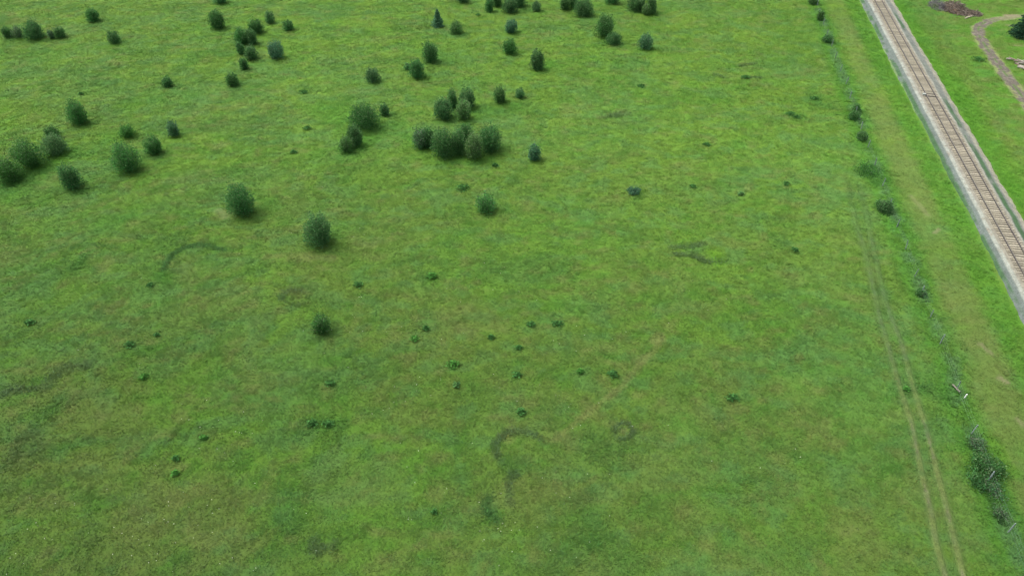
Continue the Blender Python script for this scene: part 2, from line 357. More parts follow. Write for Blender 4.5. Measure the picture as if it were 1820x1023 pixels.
def seg_dist(px, py, pts):
    best = np.full(px.shape, 1e9)
    for (ax, ay), (bx, by) in zip(pts[:-1], pts[1:]):
        dx, dy = bx - ax, by - ay
        L = dx * dx + dy * dy + 1e-9
        t = np.clip(((px - ax) * dx + (py - ay) * dy) / L, 0, 1)
        best = np.minimum(best, np.hypot(px - ax - t * dx, py - ay - t * dy))
    return best

def terrain(x, y):
    return 0.5 * (fbm(x / 21.0, y / 21.0, 3, 2) - 0.5) + 0.16 * (fbm(x / 3.1, y / 3.1, 4, 2) - 0.5)

# plant cover colours (linear albedo)
PAL = dict(
    mid=(.096, .200, .034), yellow=(.135, .232, .036), dark=(.064, .150, .030), blue=(.084, .182, .060),
    olive=(.104, .158, .040), tan=(.165, .180, .072), earth=(.190, .170, .120), weeds=(.056, .094, .046), arc=(.040, .104, .030),
    lush_shade=(.046, .150, .032), green=(.060, .186, .022), bright=(.110, .245, .018))
KIND = dict(k='weeds', l='lush_shade', d='tan', o='olive', g='green', b='bright', e='earth', r='arc')

def cover(x, y):
    """colour of the plant cover, its height factor and its density at ground points"""
    x = np.asarray(x, dtype=np.float64); y = np.asarray(y, dtype=np.float64)
    wx = 3.0 * (fbm(x / 9.0, y / 9.0, 21, 2) - .5); wy = 3.0 * (fbm(x / 9.0, y / 9.0, 22, 2) - .5)
    X = x + wx; Y = y + wy
    dx = X * .93 + Y * .36; dy = -X * .36 + Y * .93            # the grain of the meadow runs up to the right
    n_big = fbm(X / 24.0, Y / 24.0, 31, 3)
    n_a = fbm(dx / 9.5, dy / 5.0, 32, 3)
    n_b = fbm(dx / 3.6, dy / 2.2, 33, 3)
    n_c = fbm(X / 1.5, Y / 1.2, 34, 3)
    n_d = fbm(x / .62, y / .55, 35, 2)
    n_e = fbm(X / 13.0, Y / 10.0, 36, 3)
    n_f = fbm(dx / 2.2, dy / 1.3, 37, 3)
    far = sstep(50, 135, y)
    left = sstep(30, -45, x)
    c = np.empty(x.shape + (3,), dtype=np.float32); c[:] = PAL['mid']
    c = mix(c, PAL['blue'], .55 * sstep(.46, .66, n_e))
    c = mix(c, PAL['yellow'], (.22 + .42 * far) * sstep(.38, .62, n_a))
    c = mix(c, PAL['olive'], (.66 * (1 - far) * (.55 + .45 * left) + .12) * sstep(.40, .60, n_big))
    c = mix(c, PAL['dark'], (.42 + .26 * left) * sstep(.50, .68, n_b))
    c = mix(c, PAL['yellow'], (.22 + .12 * far) * sstep(.46, .70, n_c) * (1 - .45 * left * (1 - far)))
    c = mix(c, PAL['green'], .32 * sstep(.55, .74, n_f))
    c = mix(c, PAL['dark'], .16 * sstep(.50, .74, n_d))
    c = mix(c, PAL['tan'], .30 * sstep(.60, .78, fbm(X / 5.0, Y / 3.2, 38, 4)))
    n_g = fbm(X / 2.6, Y / 1.8, 39, 3); n_h = fbm(X / 1.9, Y / 1.3, 40, 3)
    c = mix(c, PAL['blue'], .50 * sstep(.52, .68, n_g))
    c = mix(c, PAL['olive'], (.50 - .25 * far) * sstep(.50, .66, n_h))
    c = mix(c, PAL['tan'], .30 * sstep(.66, .78, n_h))
    hgt = .75 + .5 * n_b
    den = np.ones(x.shape)
    # along the fence: rank grass at the wires, dry mown strip beyond, fresh green below the ballast
    f = (x - F_ORG[0]) * F_NRM[0] + (y - F_ORG[1]) * F_NRM[1]
    w1 = f + 1.3 * (n_a - .5)
    c = mix(c, PAL['green'], .55 * sstep(-2.6, -1.2, w1) * sstep(2.6, 1.0, w1))
    rank = sstep(-1.1, -.2, w1) * sstep(1.3, .5, w1)
    c = mix(c, (.092, .190, .084), .7 * rank * sstep(.35, .6, n_f))
    hgt = hgt + .7 * rank
    track = (x - T_ORG[0]) * T_NRM[0] + (y - T_ORG[1]) * T_NRM[1]
    strip = sstep(1.6, 3.2, w1) * sstep(-6.2, -8.0, track + 1.5 * (n_e - .5))
    c = mix(c, (.098, .160, .046), .42 * strip * sstep(.36, .62, n_e * .5 + n_b * .5))
    c = mix(c, PAL['olive'], .40 * strip * sstep(.40, .60, n_f))
    hgt = hgt * (1 - .4 * strip)
    lw = sstep(-7.6, -6.0, track) * sstep(-3.2, -3.8, track)
    c = mix(c, (.068, .195, .020), .72 * lw * (.6 + .4 * n_b))
    rw = sstep(3.6, 4.4, track) * sstep(10.0, 5.0, track + 2.5 * (n_a - .5))
    c = mix(c, (.066, .200, .018), .80 * rw * (.65 + .35 * n_b))
    yard = sstep(9.0, 12.0, track)
    c = mix(c, PAL['green'], .45 * yard); c = mix(c, PAL['olive'], .6 * yard * sstep(.45, .62, n_b))
    c = mix(c, PAL['tan'], .35 * yard * sstep(.52, .68, n_f))
    hgt = hgt * (1 - .35 * yard)
    # patches seen in the meadow
    for pts, hw, kind, s in PATCHES:
        xs = [p[0] for p in pts]; ys = [p[1] for p in pts]
        m = (x > min(xs) - 2.5 * hw) & (x < max(xs) + 2.5 * hw) & (y > min(ys) - 2.5 * hw) & (y < max(ys) + 2.5 * hw)
        if not m.any():
            continue
        d = seg_dist(x[m] + wx[m] * .06 * min(hw, 4), y[m] + wy[m] * .06 * min(hw, 4), pts) / hw
        soft = sstep(1.25, .35, d + (.45 if hw < 1 else .9) * (n_c[m] - .5) + (.55 if hw < 1 else .9) * (n_f[m] - .5))
        c[m] = mix(c[m], PAL[KIND[kind]], s * soft * {'d': .75 if hw < 1 else .42, 'l': .9 if hw < 1 else .62, 'k': .72, 'r': .8, 'g': .65, 'b': .6}.get(kind, 1.0))
        if kind in 'lk':
            hgt[m] = hgt[m] + .5 * soft
        if kind == 'e':
            den[m] = den[m] * (1 - .8 * soft)
            hgt[m] = hgt[m] * (1 - .5 * soft)
    # taller grass round every shrub, its darker tint on the right painting in shade
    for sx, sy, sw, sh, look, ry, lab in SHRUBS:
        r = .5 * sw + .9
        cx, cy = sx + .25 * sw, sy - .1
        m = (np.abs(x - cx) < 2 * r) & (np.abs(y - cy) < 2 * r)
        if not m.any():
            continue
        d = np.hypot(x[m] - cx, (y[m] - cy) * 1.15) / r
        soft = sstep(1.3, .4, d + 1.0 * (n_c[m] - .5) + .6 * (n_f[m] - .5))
        c[m] = mix(c[m], PAL['lush_shade'] if look in 'dmt' else PAL['green'], .32 * soft)
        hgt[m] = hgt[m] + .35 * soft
    # wheel ruts and the dirt road
    for pts in RUTS:
        m = (x > 30) & (x < 62)
        if m.any():
            d = seg_dist(x[m], y[m], pts)
            e = sstep(.42, .12, d) * sstep(.30, .52, n_f[m] * .5 + n_c[m] * .5 + .10 * sstep(60, 35, y[m]))
            c[m] = mix(c[m], PAL['weeds'], .5 * sstep(.8, .2, d) * sstep(110, 70, y[m]))
            c[m] = mix(c[m], PAL['tan'], .5 * e * sstep(70, 40, y[m]))
            den[m] = den[m] * (1 - .75 * sstep(.40, .12, d + .5 * (n_c[m] - .5)) * sstep(86, 60, y[m]))
            hgt[m] = hgt[m] * (1 - .5 * sstep(.6, .25, d) * sstep(90, 65, y[m]))
    m = (x > 80)
    if m.any():
        d = np.minimum(seg_dist(x[m], y[m], ROAD[4:]), seg_dist(x[m], y[m], ROAD[:5]) + .75)
        e = sstep(1.75, .8, d + 1.3 * (n_b[m] - .5) + .8 * (n_c[m] - .5))
        c[m] = mix(c[m], PAL['earth'], .7 * e)
        den[m] = den[m] * (1 - .88 * e)
    # paints the light: sward brightened toward far end and right, darkened near the left
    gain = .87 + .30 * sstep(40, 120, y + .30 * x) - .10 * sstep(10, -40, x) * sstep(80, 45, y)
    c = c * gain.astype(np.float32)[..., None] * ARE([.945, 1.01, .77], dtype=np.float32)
    den = den * (1 - sstep(-3.9, -3.4, track) * sstep(4.3, 3.6, track))
    return c, hgt, den, track

def mesh_from(name, verts, faces_flat, nper, cols=None, smooth=False):
    me = bpy.data.meshes.new(name)
    nv = len(verts); nf = len(faces_flat) // nper
    me.vertices.add(nv); me.loops.add(nf * nper); me.polygons.add(nf)
    me.vertices.foreach_set('co', np.ascontiguousarray(verts, dtype=np.float32).ravel())
    me.loops.foreach_set('vertex_index', np.ascontiguousarray(faces_flat, dtype=np.int32).ravel())
    me.polygons.foreach_set('loop_start', np.arange(0, nf * nper, nper, dtype=np.int32))
    me.polygons.foreach_set('loop_total', np.full(nf, nper, dtype=np.int32))
    if smooth:
        me.polygons.foreach_set('use_smooth', np.ones(nf, dtype=bool))
    if cols is not None:
        at = me.attributes.new('tint', 'FLOAT_COLOR', 'POINT')
        rgba = np.ones((nv, 4), dtype=np.float32); rgba[:, :3] = cols
        at.data.foreach_set('color', rgba.ravel())
    me.update(calc_edges=True)
    me.validate()
    return me

def put(name, me, mat, parent=None, loc=None, label=None, cat=None, group=None, kind=None):
    o = bpy.data.objects.new(name, me)
    COL.objects.link(o)
    if me is not None and mat is not None:
        me.materials.clear(); me.materials.append(mat)
    if parent is not None: o.parent = parent
    if loc is not None: o.location = loc
    if label: o['label'] = label
    if cat: o['category'] = cat
    if group: o['group'] = group
    if kind: o['kind'] = kind
    return o

def grid_faces(nu, nv):
    i = np.arange(nu * nv).reshape(nv, nu)
    return np.stack([i[:-1, :-1], i[:-1, 1:], i[1:, 1:], i[1:, :-1]], -1).reshape(-1)

class Solid:
    """collects boxes, tubes and blobs into one mesh"""
    def __init__(self): self.v = []; self.f = []; self.c = []
    def add(self, v, f, col=(1, 1, 1)):
        b = len(self.v); self.v += [tuple(map(float, p)) for p in v]; self.c += [col] * len(v)
        self.f += [tuple(int(k) + b for k in q) for q in f]
    def tube(self, pts, rads, n=6, col=(1, 1, 1)):
        pts = [ARE(p, dtype=float) for p in pts]
        v = []; f = []
        for i, p in enumerate(pts):
            d = pts[min(i + 1, len(pts) - 1)] - pts[max(i - 1, 0)]
            d = d / (np.linalg.norm(d) + 1e-9)
            a = np.cross(d, (0, 0, 1.0) if abs(d[2]) < .9 else (1.0, 0, 0)); a /= np.linalg.norm(a)
            b = np.cross(d, a)
            for k in range(n):
                t = 2 * math.pi * k / n
                v.append(p + rads[i] * (math.cos(t) * a + math.sin(t) * b))
        for i in range(len(pts) - 1):
            for k in range(n):
                f.append((i * n + k, i * n + (k + 1) % n, (i + 1) * n + (k + 1) % n, (i + 1) * n + k))
        f.append(tuple(range(n - 1, -1, -1))); f.append(tuple((len(pts) - 1) * n + k for k in range(n)))
        self.add(v, f, col)
    def box(self, c, ax, ay, az, col=(1, 1, 1), bev=.12):
        """box with bevelled long edges; ax, ay, az are half vectors"""
        c = ARE(c, dtype=float); ax = ARE(ax, dtype=float); ay = ARE(ay, dtype=float); az = ARE(az, dtype=float)
        prof = [(1 - bev, -1), (1, -1 + bev), (1, 1 - bev), (1 - bev, 1), (-1 + bev, 1), (-1, 1 - bev), (-1, -1 + bev), (-1 + bev, -1)]
        v = [c - ax + q[0] * ay + q[1] * az for q in prof] + [c + ax + q[0] * ay + q[1] * az for q in prof]
        f = [(k, (k + 1) % 8, 8 + (k + 1) % 8, 8 + k) for k in range(8)] + [tuple(range(7, -1, -1)), tuple(range(8, 16))]
        self.add(v, f, col)
    def mesh(self, name):
        me = bpy.data.meshes.new(name)
        me.from_pydata(self.v, [], self.f)
        at = me.attributes.new('tint', 'FLOAT_COLOR', 'POINT')
        rgba = np.ones((len(self.v), 4), dtype=np.float32); rgba[:, :3] = ARE(self.c)
        at.data.foreach_set('color', rgba.ravel())
        me.update(calc_edges=True)
        return me

def leaf_cards(pos, axis, length, width, cols, rng, bend=.25):
    """one four-cornered leaf per position"""
    n = len(pos)
    axis = axis / (np.linalg.norm(axis, axis=1, keepdims=True) + 1e-9)
    r = rng.normal(size=(n, 3)); side = np.cross(axis, r); side /= (np.linalg.norm(side, axis=1, keepdims=True) + 1e-9)
    nor = np.cross(axis, side)
    L = length[:, None]; Wd = width[:, None]
    v = np.empty((n, 4, 3), dtype=np.float32)
    v[:, 0] = pos - axis * L * .5
    v[:, 1] = pos + side * Wd * .5 + nor * L * bend * .3
    v[:, 2] = pos + axis * L * .5
    v[:, 3] = pos - side * Wd * .5 + nor * L * bend * .3
    return v.reshape(-1, 3), np.arange(n * 4), np.repeat(cols, 4, axis=0)

# ------------------------------------------------------------------ materials
def tint_material(name, rough=.85, translucent=0.0, noise=None, bump=None, spec=.25, soft=0.0):
    """colour from the mesh's tint layer, broken up by procedural noise = [(scale, amount), ...]"""
    m = bpy.data.materials.new(name); m.use_nodes = True
    nt = m.node_tree; N, L = nt.nodes, nt.links
    N.clear()
    out = N.new('ShaderNodeOutputMaterial')
    at = N.new('ShaderNodeAttribute'); at.attribute_name = 'tint'
    col = at.outputs['Color']
    geo = N.new('ShaderNodeNewGeometry')
    for sc_, am in (noise or []):
        tx = N.new('ShaderNodeTexNoise'); tx.inputs['Scale'].default_value = sc_; tx.inputs['Detail'].default_value = 3.0
        L.new(geo.outputs['Position'], tx.inputs['Vector'])
        mr = N.new('ShaderNodeMapRange'); mr.inputs['From Min'].default_value = .28; mr.inputs['From Max'].default_value = .72
        mr.inputs['To Min'].default_value = 1 - am; mr.inputs['To Max'].default_value = 1 + am
        L.new(tx.outputs['Fac'], mr.inputs['Value'])
        mx = N.new('ShaderNodeVectorMath'); mx.operation = 'SCALE'
        L.new(col, mx.inputs[0]); L.new(mr.outputs['Result'], mx.inputs['Scale'])
        col = mx.outputs[0]
    bs = N.new('ShaderNodeBsdfPrincipled')
    bs.inputs['Roughness'].default_value = rough
    bs.inputs['Specular IOR Level'].default_value = spec
    L.new(col, bs.inputs['Base Color'])
    if bump:
        tx = N.new('ShaderNodeTexNoise'); tx.inputs['Scale'].default_value = bump[0]; tx.inputs['Detail'].default_value = 4.0
        L.new(geo.outputs['Position'], tx.inputs['Vector'])
        bp = N.new('ShaderNodeBump'); bp.inputs['Strength'].default_value = bump[1]; bp.inputs['Distance'].default_value = bump[2]
        L.new(tx.outputs['Fac'], bp.inputs['Height']); L.new(bp.outputs[0], bs.inputs['Normal'])
    if soft:      # thin blades catch light like the sward they belong to: the shading normal leans to the vertical
        va = N.new('ShaderNodeVectorMath'); va.operation = 'SCALE'; va.inputs['Scale'].default_value = 1.0 - soft
        L.new(geo.outputs['Normal'], va.inputs[0])
        vb = N.new('ShaderNodeVectorMath'); vb.operation = 'ADD'; vb.inputs[1].default_value = (0, 0, soft)
        L.new(va.outputs[0], vb.inputs[0])
        vc = N.new('ShaderNodeVectorMath'); vc.operation = 'NORMALIZE'
        L.new(vb.outputs[0], vc.inputs[0]); L.new(vc.outputs[0], bs.inputs['Normal'])
    sh = bs.outputs[0]
    if translucent:
        tr = N.new('ShaderNodeBsdfTranslucent'); L.new(col, tr.inputs['Color'])
        ms = N.new('ShaderNodeMixShader'); ms.inputs['Fac'].default_value = translucent
        L.new(sh, ms.inputs[1]); L.new(tr.outputs[0], ms.inputs[2]); sh = ms.outputs[0]
    L.new(sh, out.inputs['Surface'])
    return m

M_GROUND = tint_material('meadow_ground', .95, 0, [(2.2, .10), (7.0, .12)], (9.0, .4, .06), .1)
M_GRASS = tint_material('grass_blades', .8, .15, None, None, .2, .9)
M_LEAF = tint_material('shrub_leaves', .75, .34, None, None, .10, .30)
M_WEED = tint_material('weed_leaves', .8, .28, None, None, .10, .75)
M_BARK = tint_material('bark', .9, 0, [(14.0, .3)], (20.0, .5, .02), .2)
M_BALLAST = tint_material('ballast', .95, 0, [(1.1, .14), (6.0, .22), (17.0, .30)], (15.0, 1.0, .08), .2)
M_SLEEPER = tint_material('sleeper_timber', .9, 0, [(5.0, .3), (30.0, .25)], (30.0, .5, .02), .2)
M_RAIL = tint_material('rail_steel', .55, 0, [(3.0, .2)], None, .5)
M_POST = tint_material('post_timber', .85, 0, [(12.0, .2)], (25.0, .5, .01), .2)
M_EARTH = tint_material('bare_earth', .95, 0, [(1.3, .18), (5.0, .2), (14.0, .2)], (8.0, .8, .06), .1)

# ------------------------------------------------------------------ the ground: one sheet out to the horizon
def axis_line(lo, hi, step):
    a = np.arange(lo, hi + step * .5, step)
    out = []; d = step; p = hi
    while p < 3500:
        d *= 1.35; p += d; out.append(p)
    low = []; d = step; p = lo
    while p > -3500:
        d *= 1.35; p -= d; low.append(p)
    return np.concatenate([ARE(low[::-1]), a, ARE(out)])

gx = axis_line(-140, 140, .37); gy = axis_line(8, 200, .36)
GX, GY = np.meshgrid(gx, gy)
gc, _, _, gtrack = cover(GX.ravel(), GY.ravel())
gc = gc * np.float32(.86)              # ground tint darkened to stand in for the grass's self-shadowing
gz = terrain(GX, GY).ravel()
gv = np.stack([GX.ravel(), GY.ravel(), gz], -1)
ground = put('ground', mesh_from('ground', gv, grid_faces(len(gx), len(gy)), 4, gc, True), M_GROUND, kind='structure')

# ------------------------------------------------------------------ ballast bed of the railway
def on_track(s, off, z):
    s = np.asarray(s, dtype=float); off = np.asarray(off, dtype=float)
    return np.stack([T_ORG[0] + T_DIR[0] * s + T_NRM[0] * off, T_ORG[1] + T_DIR[1] * s + T_NRM[1] * off, np.broadcast_to(z, s.shape)], -1)

S0, S1 = 30.0, 260.0
ps = np.arange(S0, S1, .22)
po = np.concatenate([np.arange(-4.3, 4.5, .11)])
PO, PS = np.meshgrid(po, ps)
prof_x = [-4.0, -3.45, -3.05, -2.2, -1.85, 1.55, 1.8, 2.8, 3.5, 3.9, 4.5]
prof_z = [-.45, -.10, .14, .70, .75, .75, .70, .42, .30, .08, -.45]
wob = (.14 + .14 * (PO > 0)) * (fbm(PS / 3.0, PO * 0 + 3, 51, 3) - .5) + (.22 + .20 * (PO > 0)) * (fbm(PS / 1.1, PO * 0 + 9, 52, 3) - .5) * (np.abs(PO) > 3.0)
bz = np.interp(PO + wob, prof_x, prof_z) + .07 * (fbm(PS / .35, PO / .35, 53, 2) - .5)
bP = on_track(PS.ravel(), PO.ravel(), 0.0); bP[:, 2] = bz.ravel()
u = (PO + wob).ravel(); s_ = PS.ravel()
b1 = fbm(s_ / 2.5, u / .8, 54, 3); b2 = fbm(s_ / .6, u / .4, 55, 3); b3 = fbm(s_ / 9.0, u / 2.5, 56, 3)
farf = sstep(95, 150, s_)
bc = np.empty((len(u), 3), dtype=np.float32); bc[:] = (.285, .266, .198)
bc = mix(bc, (.315, .275, .205), .7 * sstep(.4, .6, b1) * (np.abs(u) < .75))
bc = mix(bc, (.275, .27, .225), .6 * farf + .5 * sstep(.45, .65, b3))
bc = mix(bc, (.225, .215, .175), .6 * sstep(.9, 1.2, np.abs(u)))
bc = mix(bc, (.160, .146, .106), .8 * sstep(1.30, 1.18, np.abs(u)))
bc = mix(bc, (.285, .315, .270), .80 * sstep(-1.60, -1.85, u) * sstep(-2.40, -2.15, u) * sstep(.30, .50, b2 * .6 + b1 * .4))      # pale crest on the near side
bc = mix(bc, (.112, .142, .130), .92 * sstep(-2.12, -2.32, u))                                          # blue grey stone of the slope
bc = mix(bc, (.045, .105, .040), .92 * sstep(-2.55, -2.85, u) * sstep(.34, .54, b1 * .6 + b3 * .4 + .06 * (1 - farf)))                # weeds at its foot
bc = mix(bc, (.15, .230, .09), .8 * sstep(-3.18, -3.3, u) * sstep(.3, .5, b1))
bc = mix(bc, (.30, .31, .25), .6 * sstep(1.45, 1.6, u) * sstep(1.85, 1.7, u))
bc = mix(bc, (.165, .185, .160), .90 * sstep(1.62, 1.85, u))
bc = mix(bc, (.050, .120, .045), .88 * sstep(1.75, 2.0, u) * sstep(2.85, 2.5, u) * sstep(.45, .62, b3 * .6 + b1 * .4 + .10 * (1 - farf) - .06 * farf))
bc = mix(bc, (.27, .26, .20), .90 * sstep(2.85, 3.15, u) * sstep(.25, .42, b1))
bc = mix(bc, (.33, .335, .225), .7 * sstep(3.3, 3.55, u))
bc = bc * (.86 + .28 * b2)[:, None].astype(np.float32)
put('ballast_bed', mesh_from('ballast_bed', bP, grid_faces(len(po), len(ps)), 4, bc, True), M_BALLAST, kind='structure')

# ------------------------------------------------------------------ the railway track: rails and sleepers
def rail_solid(off):
    sec = [(-.07, .80), (.07, .80), (.07, .825), (.014, .85), (.014, .945), (.036, .96), (.036, .992), (.028, 1.0),
           (-.028, 1.0), (-.036, .992), (-.036, .96), (-.014, .945), (-.014, .85), (-.07, .825)]
    ss = np.linspace(S0, S1, 116); n = len(sec)
    V = np.concatenate([np.stack([on_track(ss, off + a, b) for a, b in sec], 1).reshape(-1, 3)])
    cols = np.empty((len(V), 3), dtype=np.float32); cols[:] = (.062, .055, .047)
    top = V[:, 2] > .985; cols[top] = (.135, .122, .108)
    i = np.arange(len(ss) * n).reshape(len(ss), n); j = np.roll(i, -1, 1)
    return mesh_from('rail', V, np.stack([i[:-1], j[:-1], j[1:], i[1:]], -1).reshape(-1), 4, cols)

track = put('railway_track', None, None, loc=(float(T_ORG[0] + T_DIR[0] * 100), float(T_DIR[1] * 100), .75),
            label='straight single railway track with dark rails and closely laid weathered sleepers', cat='railway track')
PARTS_OFF = -ARE(track.location)
def track_part(name, me, mat, **k):
    o = put(name, me, mat, parent=track, **k); o.location = tuple(PARTS_OFF); return o
for off in (-.7535, .7535):
    track_part('rail', rail_solid(off), M_RAIL)
rest = Solid(); rs = np.random.default_rng(5)
TX = ARE([T_NRM[0], T_NRM[1], 0]); TY = ARE([T_DIR[0], T_DIR[1], 0])
k = 0; s = S0 + 1
while s < S1 - 1:
    s += .53 + rs.normal() * .02
    tone = rs.uniform(.72, 1.22)
    base = ARE([.285, .262, .1950]) if rs.random() < .8 else ARE([.34, .315, .24])
    col = tuple(base * tone)
    tgt = Solid() if 66.0 < s < 119.0 and k < 100 else rest
    skew = rs.normal() * .012
    c = on_track(s, rs.normal() * .04, .765 + rs.normal() * .006)
    tgt.box(c, (TX + TY * skew) * rs.uniform(1.22, 1.34), (TY - TX * skew) * .150, ARE([0, 0, .055]), col)
    if tgt is not rest:
        track_part('sleeper', tgt.mesh('sleeper'), M_SLEEPER); k += 1
track_part('sleeper', rest.mesh('sleeper'), M_SLEEPER, kind='stuff')

# pale box beside the left rail, dark bars run from it across the track
bx = Solid(); P0 = on_track(119.9, -1.12, .92)
bx.box(P0, TX * .24, TY * .18, ARE([0, 0, .12]), (.36, .39, .34)); bx.box(P0 + ARE([0, 0, .135]), TX * .26, TY * .20, ARE([0, 0, .018]), (.40, .43, .38))
box = put('trackside_box', None, None, loc=tuple(P0 - ARE([0, 0, .15])), label='small pale box beside the left rail with dark bars across the track', cat='box')
o = put('box_body', bx.mesh('box_body'), M_POST, parent=box); o.location = tuple(-ARE(box.location))
for ds in (-.42, .42):
    br = Solid(); br.box(on_track(119.9 + ds, .0, .85), TX * .98, TY * .085, ARE([0, 0, .028]), (.055, .05, .05))
    o = put('bar', br.mesh('bar'), M_SLEEPER, parent=box); o.location = tuple(-ARE(box.location))

# ------------------------------------------------------------------ wheel ruts and dirt road: strips of worn ground
def strip(name, pts, half, step, nacross, colour_fn, mat, lift):
    pts = ARE(pts, dtype=float)
    seg = np.hypot(*np.diff(pts, axis=0).T); t = np.concatenate([[0], np.cumsum(seg)])
    q = np.arange(0, t[-1], step)
    # smooth the line
    line = np.stack([np.interp(q, t, pts[:, 0]), np.interp(q, t, pts[:, 1])], -1)
    for _ in range(int(4 / step)):
        line[1:-1] = .25 * line[:-2] + .5 * line[1:-1] + .25 * line[2:]
    d = np.gradient(line, axis=0); d /= np.linalg.norm(d, axis=1, keepdims=True)
    nrm = np.stack([d[:, 1], -d[:, 0]], -1)
    a = np.linspace(-1, 1, nacross)
    P = line[:, None, :] + nrm[:, None, :] * (a[None, :, None] * half)
    x = P[..., 0].ravel(); y = P[..., 1].ravel(); aa = np.broadcast_to(a, P.shape[:2]).ravel(); qq = np.broadcast_to(q[:, None], P.shape[:2]).ravel()
    cols = colour_fn(x, y, aa, qq)
    z = terrain(x, y) + lift * (1 - 2.2 * np.abs(aa) ** 6)
    return put(name, mesh_from(name, np.stack([x, y, z], -1), grid_faces(nacross, len(q)), 4, cols, True), mat, kind='structure')

def rut_colour(x, y, a, q):
    c, _, _, _ = cover(x, y)
    n = fbm(x / 1.3, y / 2.2, 61, 3); n2 = fbm(x / .4, y / .5, 62, 2)
    c = c * .90
    gap = sstep(.40, .54, fbm(x / 4.0, y / 2.6, 65, 3))
    w = (.12 + .88 * gap) * sstep(.75, .15, np.abs(a) + 1.1 * (n2 - .5) + .6 * (n - .5))
    c = mix(c, (.070, .098, .048), .36 * w * sstep(90, 70, y) * sstep(.34, .52, n + .1 * sstep(90, 60, y)))
    return mix(c, (.165, .155, .095), .44 * w * sstep(58, 36, y) * sstep(.46, .62, n * .65 + n2 * .35))
for pts in RUTS:
    strip('wheel_rut', [p for p in pts if p[1] < 86], .38, .2, 9, rut_colour, M_EARTH, .03)

def road_colour(x, y, a, q):
    c, _, _, _ = cover(x, y)
    n = fbm(x / 1.6, y / 1.6, 63, 3); n2 = fbm(x / .5, y / .5, 64, 2)
    e = sstep(.95, .45, np.abs(a) + 1.5 * (n - .5) + .9 * (n2 - .5)) * (.30 + .70 * sstep(5., 13., q))
    d = np.empty_like(c); d[:] = (.118, .106, .084)
    d = mix(d, (.115, .105, .09), .8 * sstep(.17, .05, np.abs(np.abs(a) - .40)) * sstep(.3, .5, n))
    d = mix(d, (.19, .175, .14), .6 * sstep(.52, .66, n2))
    d = mix(d, (.085, .14, .045), .85 * sstep(.24, .05, np.abs(a)) * sstep(.40, .52, n))
    return c + (d - c) * e[:, None].astype(np.float32)
strip('dirt_road', ROAD, 1.55, .3, 33, road_colour, M_EARTH, .04)

# ------------------------------------------------------------------ shrubs
LOOK = dict(   # main leaf colour, pale leaf colour, share of pale leaves, fullness
    d=((.064, .178, .048), (.150, .255, .105), .19, 1.35), m=((.080, .198, .058), (.160, .255, .115), .20, 1.2),
    p=((.088, .190, .072), (.175, .235, .150), .28, .85), b=((.068, .180, .080), (.140, .235, .145), .21, 1.15),
    y=((.100, .225, .058), (.195, .285, .130), .26, 1.15), g=((.070, .208, .048), (.115, .240, .085), .17, 1.0),
    l=((.070, .195, .048), (.110, .220, .085), .13, .75), t=((.068, .165, .058), (.120, .185, .095), .14, .5))

